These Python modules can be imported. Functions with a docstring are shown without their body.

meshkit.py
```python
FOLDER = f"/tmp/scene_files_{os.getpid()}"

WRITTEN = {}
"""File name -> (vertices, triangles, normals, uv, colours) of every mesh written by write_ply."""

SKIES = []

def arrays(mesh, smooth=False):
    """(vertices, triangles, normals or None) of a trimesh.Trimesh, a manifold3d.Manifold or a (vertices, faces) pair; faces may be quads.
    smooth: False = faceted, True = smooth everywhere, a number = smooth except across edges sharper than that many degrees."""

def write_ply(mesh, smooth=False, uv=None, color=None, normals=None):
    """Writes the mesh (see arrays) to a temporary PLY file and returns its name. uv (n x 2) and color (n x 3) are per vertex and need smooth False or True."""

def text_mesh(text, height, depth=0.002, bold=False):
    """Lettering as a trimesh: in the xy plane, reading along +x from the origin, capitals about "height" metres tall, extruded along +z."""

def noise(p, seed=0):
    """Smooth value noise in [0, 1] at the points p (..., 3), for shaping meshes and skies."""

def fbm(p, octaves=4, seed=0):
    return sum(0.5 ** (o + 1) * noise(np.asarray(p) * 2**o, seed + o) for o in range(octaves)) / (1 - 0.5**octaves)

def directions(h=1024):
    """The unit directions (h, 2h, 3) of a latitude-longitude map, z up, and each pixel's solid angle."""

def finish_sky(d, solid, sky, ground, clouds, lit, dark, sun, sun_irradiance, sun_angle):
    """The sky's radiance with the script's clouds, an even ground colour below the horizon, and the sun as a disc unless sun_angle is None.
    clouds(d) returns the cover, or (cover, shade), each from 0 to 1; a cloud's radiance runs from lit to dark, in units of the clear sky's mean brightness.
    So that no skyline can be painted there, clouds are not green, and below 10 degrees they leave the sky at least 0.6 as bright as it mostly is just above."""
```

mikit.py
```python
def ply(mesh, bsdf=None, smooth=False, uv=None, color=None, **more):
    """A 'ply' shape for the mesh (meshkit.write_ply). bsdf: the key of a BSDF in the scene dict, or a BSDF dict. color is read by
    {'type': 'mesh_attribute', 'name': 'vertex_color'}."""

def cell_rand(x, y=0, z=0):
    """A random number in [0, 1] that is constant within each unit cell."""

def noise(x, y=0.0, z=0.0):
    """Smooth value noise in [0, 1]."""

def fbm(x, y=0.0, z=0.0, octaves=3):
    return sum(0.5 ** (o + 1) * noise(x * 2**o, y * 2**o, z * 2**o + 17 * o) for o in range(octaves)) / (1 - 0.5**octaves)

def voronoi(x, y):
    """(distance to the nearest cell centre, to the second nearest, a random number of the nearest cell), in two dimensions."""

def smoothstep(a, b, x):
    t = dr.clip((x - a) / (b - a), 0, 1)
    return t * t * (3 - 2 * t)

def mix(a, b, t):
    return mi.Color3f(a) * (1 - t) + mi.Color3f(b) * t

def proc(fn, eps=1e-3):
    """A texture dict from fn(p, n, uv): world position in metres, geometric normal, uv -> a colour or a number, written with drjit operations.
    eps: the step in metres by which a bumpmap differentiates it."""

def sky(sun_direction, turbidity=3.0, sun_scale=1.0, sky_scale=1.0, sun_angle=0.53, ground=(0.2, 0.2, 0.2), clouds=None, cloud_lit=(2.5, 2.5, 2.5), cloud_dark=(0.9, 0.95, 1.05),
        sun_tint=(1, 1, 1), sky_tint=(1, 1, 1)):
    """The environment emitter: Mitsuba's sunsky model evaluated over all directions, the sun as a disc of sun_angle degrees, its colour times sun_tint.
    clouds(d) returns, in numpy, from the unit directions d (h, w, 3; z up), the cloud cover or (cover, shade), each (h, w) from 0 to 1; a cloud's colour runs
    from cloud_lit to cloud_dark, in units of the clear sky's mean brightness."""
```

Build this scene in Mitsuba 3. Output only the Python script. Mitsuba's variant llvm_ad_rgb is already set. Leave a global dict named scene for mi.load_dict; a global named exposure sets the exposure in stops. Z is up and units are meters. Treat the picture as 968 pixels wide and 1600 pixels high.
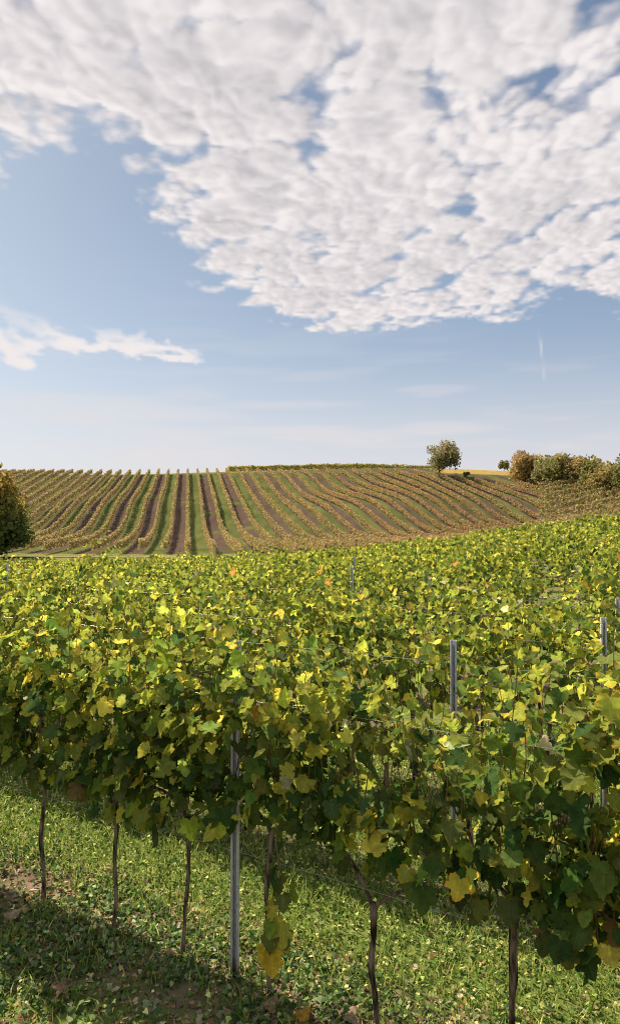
import math
import numpy as np, trimesh, drjit as dr, mitsuba as mi
import mikit, meshkit
from mikit import proc, ply
from scipy.interpolate import RBFInterpolator

T = mi.ScalarTransform4f
rng = np.random.default_rng(7)
scene, labels = {}, {}
EYE = 2.8
F = 1070.0          # focal length in photo pixels (968 wide)
HOR = 820.0         # eye level in photo pixels

# ------------------------------------------------------------------ camera, sky, exposure
exposure = 2.9
pitch = math.atan(20 / F)
scene['camera'] = {'type': 'perspective', 'fov': 2 * math.degrees(math.atan(484 / F)), 'fov_axis': 'x', 'near_clip': 0.05, 'far_clip': 6000.0,
                   'to_world': T().look_at(origin=[0, 0, EYE], target=[0, 10, EYE + 10 * math.tan(pitch)], up=[0, 0, 1])}
SUN = np.array([-0.74, 0.69, 0.93]); SUN /= np.linalg.norm(SUN)


def sstep(a, b, x):
    t = np.clip((x - a) / (b - a), 0, 1)
    return t * t * (3 - 2 * t)


def poly_dist(px, py, pts):
    """signed distance, positive inside"""
    d = np.full(px.shape, 1e9); inside = np.zeros(px.shape, bool)
    n = len(pts)
    for i in range(n):
        ax, ay = pts[i]; bx, by = pts[(i + 1) % n]
        ex, ey = bx - ax, by - ay
        t = np.clip(((px - ax) * ex + (py - ay) * ey) / (ex * ex + ey * ey), 0, 1)
        d = np.minimum(d, np.hypot(px - ax - t * ex, py - ay - t * ey))
        c = ((ay > py) != (by > py)) & (px < (bx - ax) * (py - ay) / (by - ay + 1e-12) + ax)
        inside ^= c
    return np.where(inside, d, -d)


# the cloud deck, a layer one unit high: u to the right, v away
DECK = [(-0.855, 1.8), (-0.74, 1.74), (-0.50, 1.69), (-0.44, 1.86), (-0.44, 2.06), (-0.52, 2.2), (-0.48, 2.38), (-0.40, 2.62), (-0.33, 2.95), (-0.18, 3.12),
        (0.02, 3.42), (0.25, 3.55), (0.6, 3.4), (0.95, 3.25), (1.05, 2.9), (1.35, 3.0), (2.2, 3.6), (4.0, 4.0), (4.5, 0.5), (3.0, -2.5), (0.5, -3.5), (-2.2, -2.0), (-2.4, 0.6), (-1.5, 1.9), (-1.0, 2.05)]


def worley(x, y, seed):
    """soft distance to the nearest of the jittered cell centres, in numpy"""
    xi, yi = np.floor(x), np.floor(y)
    best = np.zeros(x.shape)
    for a in (-1, 0, 1):
        for b in (-1, 0, 1):
            cx, cy = xi + a, yi + b
            h1 = np.sin(cx * 127.1 + cy * 311.7 + seed) * 43758.5453; h2 = np.sin(cx * 269.5 + cy * 183.3 + seed * 1.7) * 43758.5453
            best += np.exp(-20 * np.hypot(cx + h1 - np.floor(h1) - x, cy + h2 - np.floor(h2) - y))
    return np.maximum(-np.log(best) / 20, 0)


def clouds(d):
    z = np.maximum(d[..., 2], 0.02)
    u, v = d[..., 0] / z, d[..., 1] / z
    fb = lambda f, s, o=3: meshkit.fbm(np.stack([u * f, v * f, u * 0 + s], -1), o, s) - 0.5
    w, w2 = fb(3, 5), fb(3, 6)
    m1, m2 = fb(16, 7), fb(16, 8)
    a, b = 0.93 * u + 0.37 * v + 0.14 * w, -0.37 * u + 0.93 * v + 0.14 * w2      # across, along the cloud streets

    def cells(a, b):
        x, y = a * 9.0 + 0.45 * m1, b * 6.4 + 0.45 * m2
        puff = 1 - worley(x, y, 3.0) ** 2 * 1.15
        fine = 1 - worley(x * 2.4 + 0.35 * m2, y * 2.9 + 0.35 * m1, 8.0) ** 1.5
        return 0.62 * puff + 0.25 * fine
    grain = fb(34, 12, 4)
    n = cells(a, b) + 0.22 * grain
    sd = poly_dist(u + 0.25 * w + 0.08 * m1, v + 0.3 * w2 + 0.08 * m2, DECK)
    big = meshkit.fbm(np.stack([u * 1.6 + 4, v * 1.2, u * 0], -1), 3, 11)
    mid = fb(4.5, 13, 3); gaps = fb(10, 17, 2)
    body = 0.36 * sstep(-0.06, 0.24, sd) + 0.42 * (big - 0.5) + 0.62 * mid + 0.40 * gaps - 0.6 * sstep(0.0, -0.22, sd)
    dens = n + body - 0.71
    cover = 0.40 * sstep(-0.14, 0.04, dens) + 0.60 * sstep(-0.02, 0.24, dens)
    cover = np.where(sd < 0, cover * sstep(-0.25, 0.0, sd), cover)
    e = 0.028
    n2 = cells(a + e * (0.93 * SUN[0] + 0.37 * SUN[1]), b + e * (-0.37 * SUN[0] + 0.93 * SUN[1]))
    slope = np.clip(n2 - n + 0.22 * grain, -0.4, 0.4)
    thick = sstep(0.15, 0.75, dens)
    shade = np.clip(0.27 + 1.8 * slope - 0.40 * grain - 0.35 * (n - 0.55) + 0.55 * thick * (0.25 + 1.3 * (big - 0.4)) + 0.30 * np.clip(-mid, -0.2, 0.3), 0, 1)
    az = np.degrees(np.arctan2(d[..., 0], d[..., 1])); el = np.degrees(np.arcsin(np.clip(d[..., 2], -1, 1)))
    f1 = meshkit.fbm(np.stack([az * 0.40 + 0.25 * el, el * 0.9, az * 0], -1), 6, 21)
    line = 14.2 + 0.02 * (az + 24)
    streak = np.exp(-((el - line + 4.0 * (f1 - 0.5)) / (0.35 + 0.5 * sstep(-9, -16, az) + 1.8 * sstep(-18, -26, az))) ** 2) * sstep(-7.0, -12.0, az) * sstep(-75, -45, az)
    c2 = sstep(0.12, 0.95, streak * (-0.15 + 2.1 * f1))
    f2 = meshkit.fbm(np.stack([az * 0.10, el * 0.9, az * 0 + 5], -1), 4, 31)
    veil = 0.05 + 0.10 * sstep(28, 8, el) + 0.68 * sstep(16, 0.5, el) + 0.25 * sstep(0.45, 0.75, f2) * sstep(22, 6, el)
    f3 = meshkit.noise(np.stack([el * 2.0, az * 0, az * 0], -1), 41)
    trail = 0.7 * np.exp(-((az - 18.8 + 0.11 * (el - 13)) / 0.13) ** 2) * sstep(10.4, 11.6, el) * sstep(15.9, 14.0, el) * (0.55 + 0.5 * f3)
    low = np.maximum(np.maximum(c2, veil), trail)
    lowshade = np.where(c2 > 0.3, 0.08, 0.26)
    cov = cover + (1 - cover) * low
    return cov, (cover * shade + (1 - cover) * low * lowshade) / np.maximum(cov, 1e-6)


scene['sky'] = mikit.sky(SUN.tolist(), turbidity=3, sky_scale=0.50, clouds=clouds, cloud_lit=(3.0, 2.82, 2.80), cloud_dark=(1.42, 1.37, 1.47), sky_tint=(1.10, 1.0, 0.94), ground=(0.12, 0.12, 0.05))

# ------------------------------------------------------------------ helpers


def tag(key, label=None, category=None, group=None, kind=None):
    d = {}
    if label: d['label'] = label
    if category: d['category'] = category
    if group: d['group'] = group
    if kind: d['kind'] = kind
    labels[key] = d


COUNT = {}


def key_for(name):
    n = COUNT.get(name, 0); COUNT[name] = n + 1
    return name if n == 0 else f'{name}_{n:03d}'


def srgb(r, g, b):
    c = np.array([r, g, b], float) / 255
    return np.where(c < 0.04045, c / 12.92, ((c + 0.055) / 1.055) ** 2.4)


def encode(col, luv, rnd):
    """per-leaf colour (n,3), local uv (m,2) in 0..1, random byte (n,) -> uv (n,m,2)"""
    q = np.clip(np.round(np.sqrt(np.clip(col, 0, 1)) * 63), 0, 63)
    iu = q[:, 0] * 64 + q[:, 1]; iv = q[:, 2] * 64 + np.clip(rnd, 0, 63)
    l = 0.03 + 0.94 * luv
    return np.stack([iu[:, None] + l[None, :, 0], iv[:, None] + l[None, :, 1]], -1)


def decode(uv):
    iu, iv = dr.floor(uv.x), dr.floor(uv.y)
    r = dr.floor(iu / 64); g = iu - r * 64; b = dr.floor(iv / 64); k = iv - b * 64
    c = mi.Color3f(r, g, b) / 63
    return c * c, (uv.x - iu - 0.03) / 0.94, (uv.y - iv - 0.03) / 0.94, k / 63


def leaf_color(p, n, uv):
    c, x, y, k = decode(uv)
    ax = dr.abs(x - 0.5)
    rib = 1 - mikit.smoothstep(0.0, 0.03, ax)
    side = dr.abs((y * 1.35 - ax * 1.1) * 5.0 - dr.round((y * 1.35 - ax * 1.1) * 5.0))
    vein = dr.maximum(rib, 0.55 * (1 - mikit.smoothstep(0.0, 0.10, side)))
    blot = mikit.fbm(x * 5 + k * 90, y * 5 + k * 37, k * 11, 2)
    c = c * (0.62 + 0.76 * blot)
    c = mikit.mix(c, c * mi.Color3f(1.35, 1.3, 1.2) + mi.Color3f(0.01, 0.012, 0.002), vein * 0.9)
    edge = mikit.smoothstep(0.30, 0.52, dr.sqrt(dr.square(x - 0.5) + dr.square(y - 0.45)) + 0.25 * (blot - 0.5))
    c = mikit.mix(c, c * mi.Color3f(1.3, 0.8, 0.5), edge * mikit.smoothstep(0.45, 0.8, k))
    return c


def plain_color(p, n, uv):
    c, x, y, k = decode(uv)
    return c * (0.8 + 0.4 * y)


scene['vine_leaf_mat'] = {'type': 'principledthin', 'base_color': proc(leaf_color), 'roughness': 0.30, 'diff_trans': 1.1, 'eta': 1.5}
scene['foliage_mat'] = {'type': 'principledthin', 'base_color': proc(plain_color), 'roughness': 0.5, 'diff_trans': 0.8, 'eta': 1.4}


def bark_color(p, n, uv):
    f = mikit.fbm(p.x * 60, p.y * 60, p.z * 9, 3)
    return mikit.mix(mi.Color3f(0.03, 0.02, 0.015), mi.Color3f(0.24, 0.19, 0.15), mikit.smoothstep(0.25, 0.75, f))


scene['bark_mat'] = {'type': 'bumpmap', 'arbitrary': proc(lambda p, n, uv: 0.006 * mikit.fbm(p.x * 90, p.y * 90, p.z * 14, 3), eps=2e-3),
                     'nested': {'type': 'twosided', 'nested': {'type': 'diffuse', 'reflectance': proc(bark_color)}}}
scene['shoot_mat'] = {'type': 'twosided', 'nested': {'type': 'roughplastic', 'alpha': 0.35, 'diffuse_reflectance': proc(lambda p, n, uv: mikit.mix(mi.Color3f(0.16, 0.06, 0.025), mi.Color3f(0.22, 0.17, 0.06), mikit.fbm(p.x * 7, p.y * 7, p.z * 5, 2)))}}


def zinc(p, n, uv):
    f = mikit.fbm(p.x * 45, p.y * 45, p.z * 22, 3)
    s = mikit.fbm(p.x * 30, p.y * 30, p.z * 2.5, 2)
    c = mikit.mix(mi.Color3f(0.38, 0.41, 0.45), mi.Color3f(0.60, 0.63, 0.68), f)
    c = mikit.mix(c, mi.Color3f(0.20, 0.17, 0.14), mikit.smoothstep(0.55, 0.8, s) * 0.5)
    return mikit.mix(mi.Color3f(0.16, 0.13, 0.09), c, mikit.smoothstep(0.02, 0.16, p.z + 0.08 * (s - 0.5)))


scene['zinc_mat'] = {'type': 'twosided', 'nested': {'type': 'principled', 'base_color': proc(zinc), 'metallic': 0.35, 'roughness': 0.5}}
scene['wire_mat'] = {'type': 'twosided', 'nested': {'type': 'principled', 'base_color': {'type': 'rgb', 'value': [0.42, 0.42, 0.43]}, 'metallic': 0.7, 'roughness': 0.4}}


def tube(pts, rad, sides=6):
    p = np.asarray(pts, float); r = np.broadcast_to(np.asarray(rad, float), (len(p),))
    t = np.gradient(p, axis=0); t /= np.linalg.norm(t, axis=1, keepdims=True) + 1e-12
    ref = np.array([0.31, 0.95, 0.05]) if abs(t[:, 2]).mean() > 0.6 else np.array([0.05, 0.1, 0.99])
    a = np.cross(t, ref); a /= np.linalg.norm(a, axis=1, keepdims=True) + 1e-12
    b = np.cross(t, a)
    ang = np.arange(sides) * 2 * np.pi / sides
    v = p[:, None] + r[:, None, None] * (np.cos(ang)[None, :, None] * a[:, None] + np.sin(ang)[None, :, None] * b[:, None])
    n = len(p)
    i, j = np.meshgrid(np.arange(n - 1), np.arange(sides), indexing='ij')
    q = np.stack([i * sides + j, i * sides + (j + 1) % sides, (i + 1) * sides + (j + 1) % sides, (i + 1) * sides + j], -1).reshape(-1, 4)
    f = np.vstack([q[:, [0, 1, 2]], q[:, [0, 2, 3]]])
    v = np.vstack([v.reshape(-1, 3), p[:1], p[-1:]])
    c0, c1 = n * sides, n * sides + 1
    j = np.arange(sides)
    f = np.vstack([f, np.stack([j * 0 + c0, (j + 1) % sides, j], 1), np.stack([j * 0 + c1, (n - 1) * sides + j, (n - 1) * sides + (j + 1) % sides], 1)])
    return v, f


def join(parts):
    vs, fs, o = [], [], 0
    for v, f in parts:
        vs.append(v); fs.append(np.asarray(f) + o); o += len(v)
    return np.vstack(vs), np.vstack(fs)


# ---------------- leaf templates: tip along +y, face along +z, one unit long
HALF = [(0.09, -0.13), (0.27, -0.20), (0.44, -0.11), (0.51, 0.05), (0.49, 0.16), (0.56, 0.26), (0.56, 0.40), (0.47, 0.50), (0.38, 0.56), (0.31, 0.68), (0.17, 0.84)]


def leaf_template(lod, seed):
    r = np.random.default_rng(seed)
    if lod == 0:
        dp = r.uniform(0.0, 0.75) ** 1.3                     # how deep the lobes are cut
        sides = []
        for sg in (1, -1):
            h = np.array(HALF); c0 = np.array([0, 0.33])
            h[[4, 8]] = c0 + (h[[4, 8]] - c0) * (1 - 0.38 * dp)
            h = h * r.uniform(0.9, 1.08) + r.normal(0, 0.018, h.shape)
            t = [h[0]]
            for a_, b_ in zip(h[:-1], h[1:]):         # saw teeth between the lobe points
                m_ = (a_ + b_) / 2; t += [m_ + (m_ - c0) * r.uniform(-0.10, 0.05), b_ + (b_ - c0) * r.uniform(-0.02, 0.06)]
            sides.append(np.array(t) * [sg, 1])
        right, left = sides
    elif lod == 1:
        h = [HALF[i] for i in (1, 3, 4, 6, 8)]
        right = np.array(h) + r.normal(0, 0.02, (len(h), 2)); left = np.array(h) * [-1, 1] + r.normal(0, 0.02, (len(h), 2))
    else:
        right = np.array([(0.45, -0.1), (0.5, 0.36)]) + r.normal(0, 0.03, (2, 2)); left = np.array([(-0.45, -0.1), (-0.5, 0.36)]) + r.normal(0, 0.03, (2, 2))
    mid = np.array([(0, 0.0), (0, 0.4), (0, 0.97)]) if lod < 2 else np.array([(0, 0.0), (0, 0.97)])
    v = np.vstack([mid, right, left]); nm = len(mid); nr = len(right)
    f = []
    def fan(ids, flip):
        for a, b in zip(ids[:-1], ids[1:]):
            y = (v[a, 1] + v[b, 1]) / 2
            c = 0 if (lod == 2 or y < 0.2) else 1
            t = [c, a, b]
            f.append(t[::-1] if flip else t)
        if lod < 2:
            k = [i for i, (a, b) in enumerate(zip(ids[:-1], ids[1:])) if (v[a, 1] + v[b, 1]) / 2 >= 0.2]
            if k and k[0] > 0:
                t = [0, ids[k[0]], 1]; f.append(t[::-1] if flip else t)
    rid = [*range(nm, nm + nr), nm - 1]
    lid = [*range(nm + nr, nm + 2 * nr), nm - 1]
    fan(rid, False); fan(lid, True)
    x, y = v[:, 0], v[:, 1]
    fold, curl, tw, wav = r.uniform(-0.1, 0.6), r.uniform(-0.3, 0.7), r.uniform(-0.5, 0.5), r.uniform(0.03, 0.09)
    z = fold * np.abs(x) - curl * (y - 0.2) ** 2 - 0.35 * abs(curl) * x * x + tw * x * (y - 0.3) + wav * np.sin(9 * x + 7 * y + seed)
    luv = np.stack([(x + 0.62) / 1.24, (y + 0.26) / 1.26], -1)
    return np.column_stack([x, y, z]), np.array(f), np.clip(luv, 0, 1)


TEMPL = {lod: [leaf_template(lod, 100 * lod + s) for s in range(10 if lod == 0 else 6)] for lod in (0, 1, 2)}


def unit(v): return v / (np.linalg.norm(v, axis=-1, keepdims=True) + 1e-12)


def frames(tip, nrm, size):
    """(n,3,3) matrices whose columns are the leaf's x, y, z, scaled"""
    t = unit(tip); n = unit(nrm - (nrm * t).sum(-1, keepdims=True) * t); x = np.cross(t, n)
    return np.stack([x, t, n], -1) * np.asarray(size)[:, None, None]


def leaves_mesh(pos, fr, col, lod, r, which=None):
    """many leaves as arrays: vertices, faces, uv"""
    vs, fs, us, o = [], [], [], 0
    which = r.integers(0, len(TEMPL[lod]), len(pos)) if which is None else which
    rnd = r.integers(0, 64, len(pos))
    for k, (tv, tf, luv) in enumerate(TEMPL[lod]):
        m = which == k
        if not m.any(): continue
        v = np.einsum('nij,mj->nmi', fr[m], tv) + pos[m][:, None]
        uv = encode(col[m], luv, rnd[m])
        n, c = v.shape[:2]
        fs.append((tf[None] + (np.arange(n) * c)[:, None, None]).reshape(-1, 3) + o); o += n * c
        vs.append(v.reshape(-1, 3)); us.append(uv.reshape(-1, 2))
    return np.vstack(vs), np.vstack(fs), np.vstack(us)


# ------------------------------------------------------------------ terrain
RX, RY = 0.868, -0.495           # along a front row, to the right
NX, NY = 0.495, 0.868            # across the rows, away
P0 = np.array([-0.464, 4.28])    # the front post
ROW = 1.75; VINE = 0.70
ctrl = []
for x, y in [(-8, 3), (0, 3), (8, 3), (-8, 8), (0, 8), (-4, 5), (4, 5), (-9, 13), (0, 13), (2.5, 7)]: ctrl.append((x, y, 0.0))
ctrl += [(8, 8, 0.12), (9, 14, 0.35), (-10, 22, -0.5), (0, 24, -0.25), (9, 22, 0.6), (20, 14, 0.9), (-20, 14, -0.5)]
ctrl += [(-14, 36, -0.65), (-1.7, 39, -0.45), (4.5, 41, 0.05), (12.4, 43, 0.9), (19, 44, 1.75), (30, 44, 2.6), (-30, 36, -0.7)]
ctrl += [(-20, 50, 0.25), (-10, 52, 0.2), (-40, 50, 0.2), (10, 56, 0.7)]
for px, py, Z in [(150, 866, 62), (150, 856, 73), (180, 825, 92), (191, 790, 103), (150, 776, 117), (60, 741, 150), (300, 741, 150), (300, 866, 62), (293, 825, 92), (293, 790, 104), (293, 772, 120),
                  (470, 736, 147), (506, 741, 132), (539, 774, 113), (440, 845, 76), (568, 806, 88), (614, 846, 76), (661, 786, 92), (718, 833, 79), (744, 772, 103), (821, 827, 88), (863, 803, 88), (829, 772, 95),
                  (600, 735, 130), (650, 738, 123), (690, 742, 116), (760, 741, 122), (800, 750, 112), (880, 768, 98), (968, 792, 84), (620, 762, 108), (780, 735, 142)]:
    ctrl.append(((px - 484) / F * Z, Z, EYE + (HOR - py) * Z / F))
ctrl += [(-95, 150, 13), (-70, 90, 3), (-60, 62, 0.3), (-95, 62, 0.3), (60, 62, 3.2), (75, 90, 6.5), (90, 130, 11), (-20, 168, 15.8), (10, 168, 16.2), (30, 160, 15.2), (60, 168, 14), (-60, 172, 14.5), (-100, 210, 13), (0, 215, 15), (100, 215, 14)]
ctrl = np.array(ctrl)
RBF = RBFInterpolator(ctrl[:, :2], ctrl[:, 2], kernel='thin_plate_spline', smoothing=0.6)
gx = np.arange(-110, 110.1, 1.0); gy = np.arange(-6, 220.1, 1.0)
GX, GY = np.meshgrid(gx, gy)
GZ = RBF(np.column_stack([GX.ravel(), GY.ravel()])).reshape(GX.shape)
from scipy.ndimage import gaussian_filter
sm = sstep(52, 62, GY)
GZ = GZ * (1 - sm) + gaussian_filter(GZ, 4.0) * sm
flat = sstep(16, 7, GY) * sstep(14, 7, np.abs(GX))
GZ *= 1 - flat * 0.9


def perp(x, y): return (x - P0[0]) * NX + (y - P0[1]) * NY


def height(x, y):
    x = np.asarray(x, float); y = np.asarray(y, float)
    xc, yc = np.clip(x, -109.9, 109.9), np.clip(y, -5.9, 219.9)
    fx, fy = xc + 110, yc + 6
    i, j = np.floor(fx).astype(int), np.floor(fy).astype(int)
    a, b = fx - i, fy - j
    h = GZ[j, i] * (1 - a) * (1 - b) + GZ[j, i + 1] * a * (1 - b) + GZ[j + 1, i] * (1 - a) * b + GZ[j + 1, i + 1] * a * b
    far = np.maximum(np.abs(x) - 109.9, 0) + np.maximum(y - 219.9, 0) + np.maximum(-5.9 - y, 0)
    h = h * np.exp(-far / 400)
    q = perp(x, y)
    bank = 1.25 * sstep(-1.3, -3.3, q) * sstep(40, 12, np.abs(x))
    rough = 0.05 * (meshkit.fbm(np.stack([x * 2.2, y * 2.2, x * 0], -1), 3, 3) - 0.5) * sstep(14, 8, np.hypot(x, y))
    return h + bank + rough


def ground_axis(lo, hi, c0, c1, fine):
    pts = list(np.arange(c0, c1 + 1e-6, fine)); s = fine; p = c1
    while p < hi: s = min(s * 1.12, 60 if p > 230 else 1.5); p += s; pts.append(p)
    s = fine; p = c0; low = []
    while p > lo: s = min(s * 1.12, 60 if p < -120 else 1.5); p -= s; low.append(p)
    return np.array(low[::-1] + pts)


ax = ground_axis(-1500, 1500, -5, 5, 0.08); ay = ground_axis(-1200, 2500, 1.5, 9, 0.08)
AX, AY = np.meshgrid(ax, ay)
gv = np.column_stack([AX.ravel(), AY.ravel(), height(AX, AY).ravel()])
i, j = np.meshgrid(np.arange(len(ay) - 1), np.arange(len(ax) - 1), indexing='ij')
w = len(ax)
gq = np.stack([i * w + j, i * w + j + 1, (i + 1) * w + j + 1, (i + 1) * w + j], -1).reshape(-1, 4)
HVP = (293 - 484) / F            # the hill rows' direction: dx per metre of y
HROW = 2.1


def ground_color(p, n, uv):
    n1 = mikit.fbm(p.x * 1.3, p.y * 1.3, 0, 4); n2 = mikit.fbm(p.x * 14, p.y * 14, 3, 3); n3 = mikit.fbm(p.x * 0.25, p.y * 0.25, 5, 3)
    soil = mikit.mix(mi.Color3f(0.075, 0.060, 0.044), mi.Color3f(0.20, 0.16, 0.115), n2)
    grass = mikit.mix(mi.Color3f(0.06, 0.09, 0.025), mi.Color3f(0.16, 0.20, 0.06), n2)
    q = (p.x - float(P0[0])) * NX + (p.y - float(P0[1])) * NY
    t = dr.abs(q / ROW - dr.round(q / ROW)) * ROW
    bare = (1 - mikit.smoothstep(0.22, 0.55, t + 0.35 * (n1 - 0.5))) * mikit.smoothstep(0.25, 0.55, n1 + 0.15)
    bare = dr.maximum(bare, mikit.smoothstep(0.50, 0.62, n1) * mikit.smoothstep(0.1, -0.3, q))
    near = mikit.mix(grass, soil, dr.clip(bare, 0, 1))
    # the hill: every other alley is tilled
    hd = (p.x - HVP * p.y) / HROW
    alley = dr.floor(hd)
    tilled = alley - 2 * dr.floor(alley / 2)
    hg = mikit.mix(mi.Color3f(0.045, 0.066, 0.022), mi.Color3f(0.12, 0.135, 0.05), mikit.fbm(p.x * 0.8, p.y * 0.25, 1, 3))
    hs = mikit.mix(mi.Color3f(0.058, 0.044, 0.038), mi.Color3f(0.105, 0.080, 0.066), mikit.fbm(p.x * 1.5, p.y * 0.4, 2, 3))
    hill = mikit.mix(hg, hs, tilled * mikit.smoothstep(0.30, 0.42, n3 + 0.1))
    gold = mikit.mix(mi.Color3f(0.24, 0.17, 0.06), mi.Color3f(0.30, 0.24, 0.09), n1)
    meadow = mikit.mix(mi.Color3f(0.09, 0.12, 0.035), mi.Color3f(0.19, 0.19, 0.07), n3)
    c = mikit.mix(near, meadow, mikit.smoothstep(45, 49, p.y))
    c = mikit.mix(c, hill, mikit.smoothstep(60, 63, p.y))
    c = mikit.mix(c, meadow, mikit.smoothstep(151, 154, p.y))
    c = mikit.mix(c, gold, mikit.smoothstep(22, 25, p.x) * mikit.smoothstep(120, 122, p.y))
    return c


scene['ground_mat'] = {'type': 'twosided', 'nested': {'type': 'diffuse', 'reflectance': proc(ground_color)}}
scene['ground'] = ply((gv, gq), 'ground_mat', smooth=True)
tag('ground', kind='structure')

# the pale field track at the foot of the hill
tx = np.arange(-60, 12, 1.0); tc = 54 + 0.02 * (tx + 20)
tv, tq = [], []
for k, o in enumerate((-1.3, -0.6, 0.6, 1.3)):
    tv.append(np.column_stack([tx, tc + o, height(tx, tc + o) + 0.04]))
n = len(tx); tv = np.vstack(tv)
for k in range(3):
    a = np.arange(n - 1) + k * n
    tq.append(np.stack([a, a + 1, a + 1 + n, a + n], 1))
scene['track_mat'] = {'type': 'twosided', 'nested': {'type': 'diffuse', 'reflectance': proc(lambda p, n, uv: mikit.mix(mi.Color3f(0.13, 0.13, 0.07), mi.Color3f(0.24, 0.21, 0.13), mikit.fbm(p.x, p.y * 3, 0, 3)))}}
scene['track'] = ply((tv, np.vstack(tq)), 'track_mat', smooth=True)
tag('track', kind='structure')

# ------------------------------------------------------------------ grapevines
# leaf tones (base colours)
DG, MG, LG, YG, YE, OR, BR, PA = map(np.array, ([0.066, 0.118, 0.038], [0.135, 0.195, 0.046], [0.25, 0.315, 0.055], [0.43, 0.47, 0.07], [0.64, 0.59, 0.10], [0.42, 0.25, 0.06], [0.21, 0.15, 0.06], [0.44, 0.44, 0.26]))
TONES = np.array([DG, MG, LG, YG, YE, OR, BR, PA])


def tones(r, z, n, bias=0.0, P=None):
    """leaf colours: yellower towards the top, browner in the fruit zone"""
    t = np.clip(sstep(1.2, 1.9, z) + bias, 0, 1)
    w = np.stack([0.40 - 0.30 * t, 0.38 - 0.10 * t, 0.13 + 0.27 * t, 0.05 + 0.13 * t, 0.02 + 0.02 * t, 0.004 + 0.03 * sstep(1.15, 0.75, z), 0.001 + 0.04 * sstep(1.15, 0.75, z), 0.009 + 0.003 * t], -1)
    if P is not None:                                # yellowing comes in patches along the shoots
        g = sstep(0.42, 0.72, meshkit.fbm(P * [3.2, 3.2, 3.0] + r.random(3) * 50, 2, 5))[:, None]
        w = w * (1 + g * [-0.6, -0.4, 0.4, 1.5, 1.8, 0.6, 0.4, 0.3])
    w /= w.sum(-1, keepdims=True)
    c = np.cumsum(w, -1); u = r.random(n)[:, None]
    k = np.minimum((u > c).sum(-1), 7)
    col = TONES[k] * r.lognormal(0, 0.16, (n, 1)) * (1 + r.normal(0, 0.07, (n, 3)))
    nb = TONES[np.clip(k + r.integers(-1, 2, n), 0, 4)]
    return np.where((k < 5)[:, None], col * 0.7 + nb * 0.3, col)


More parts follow.
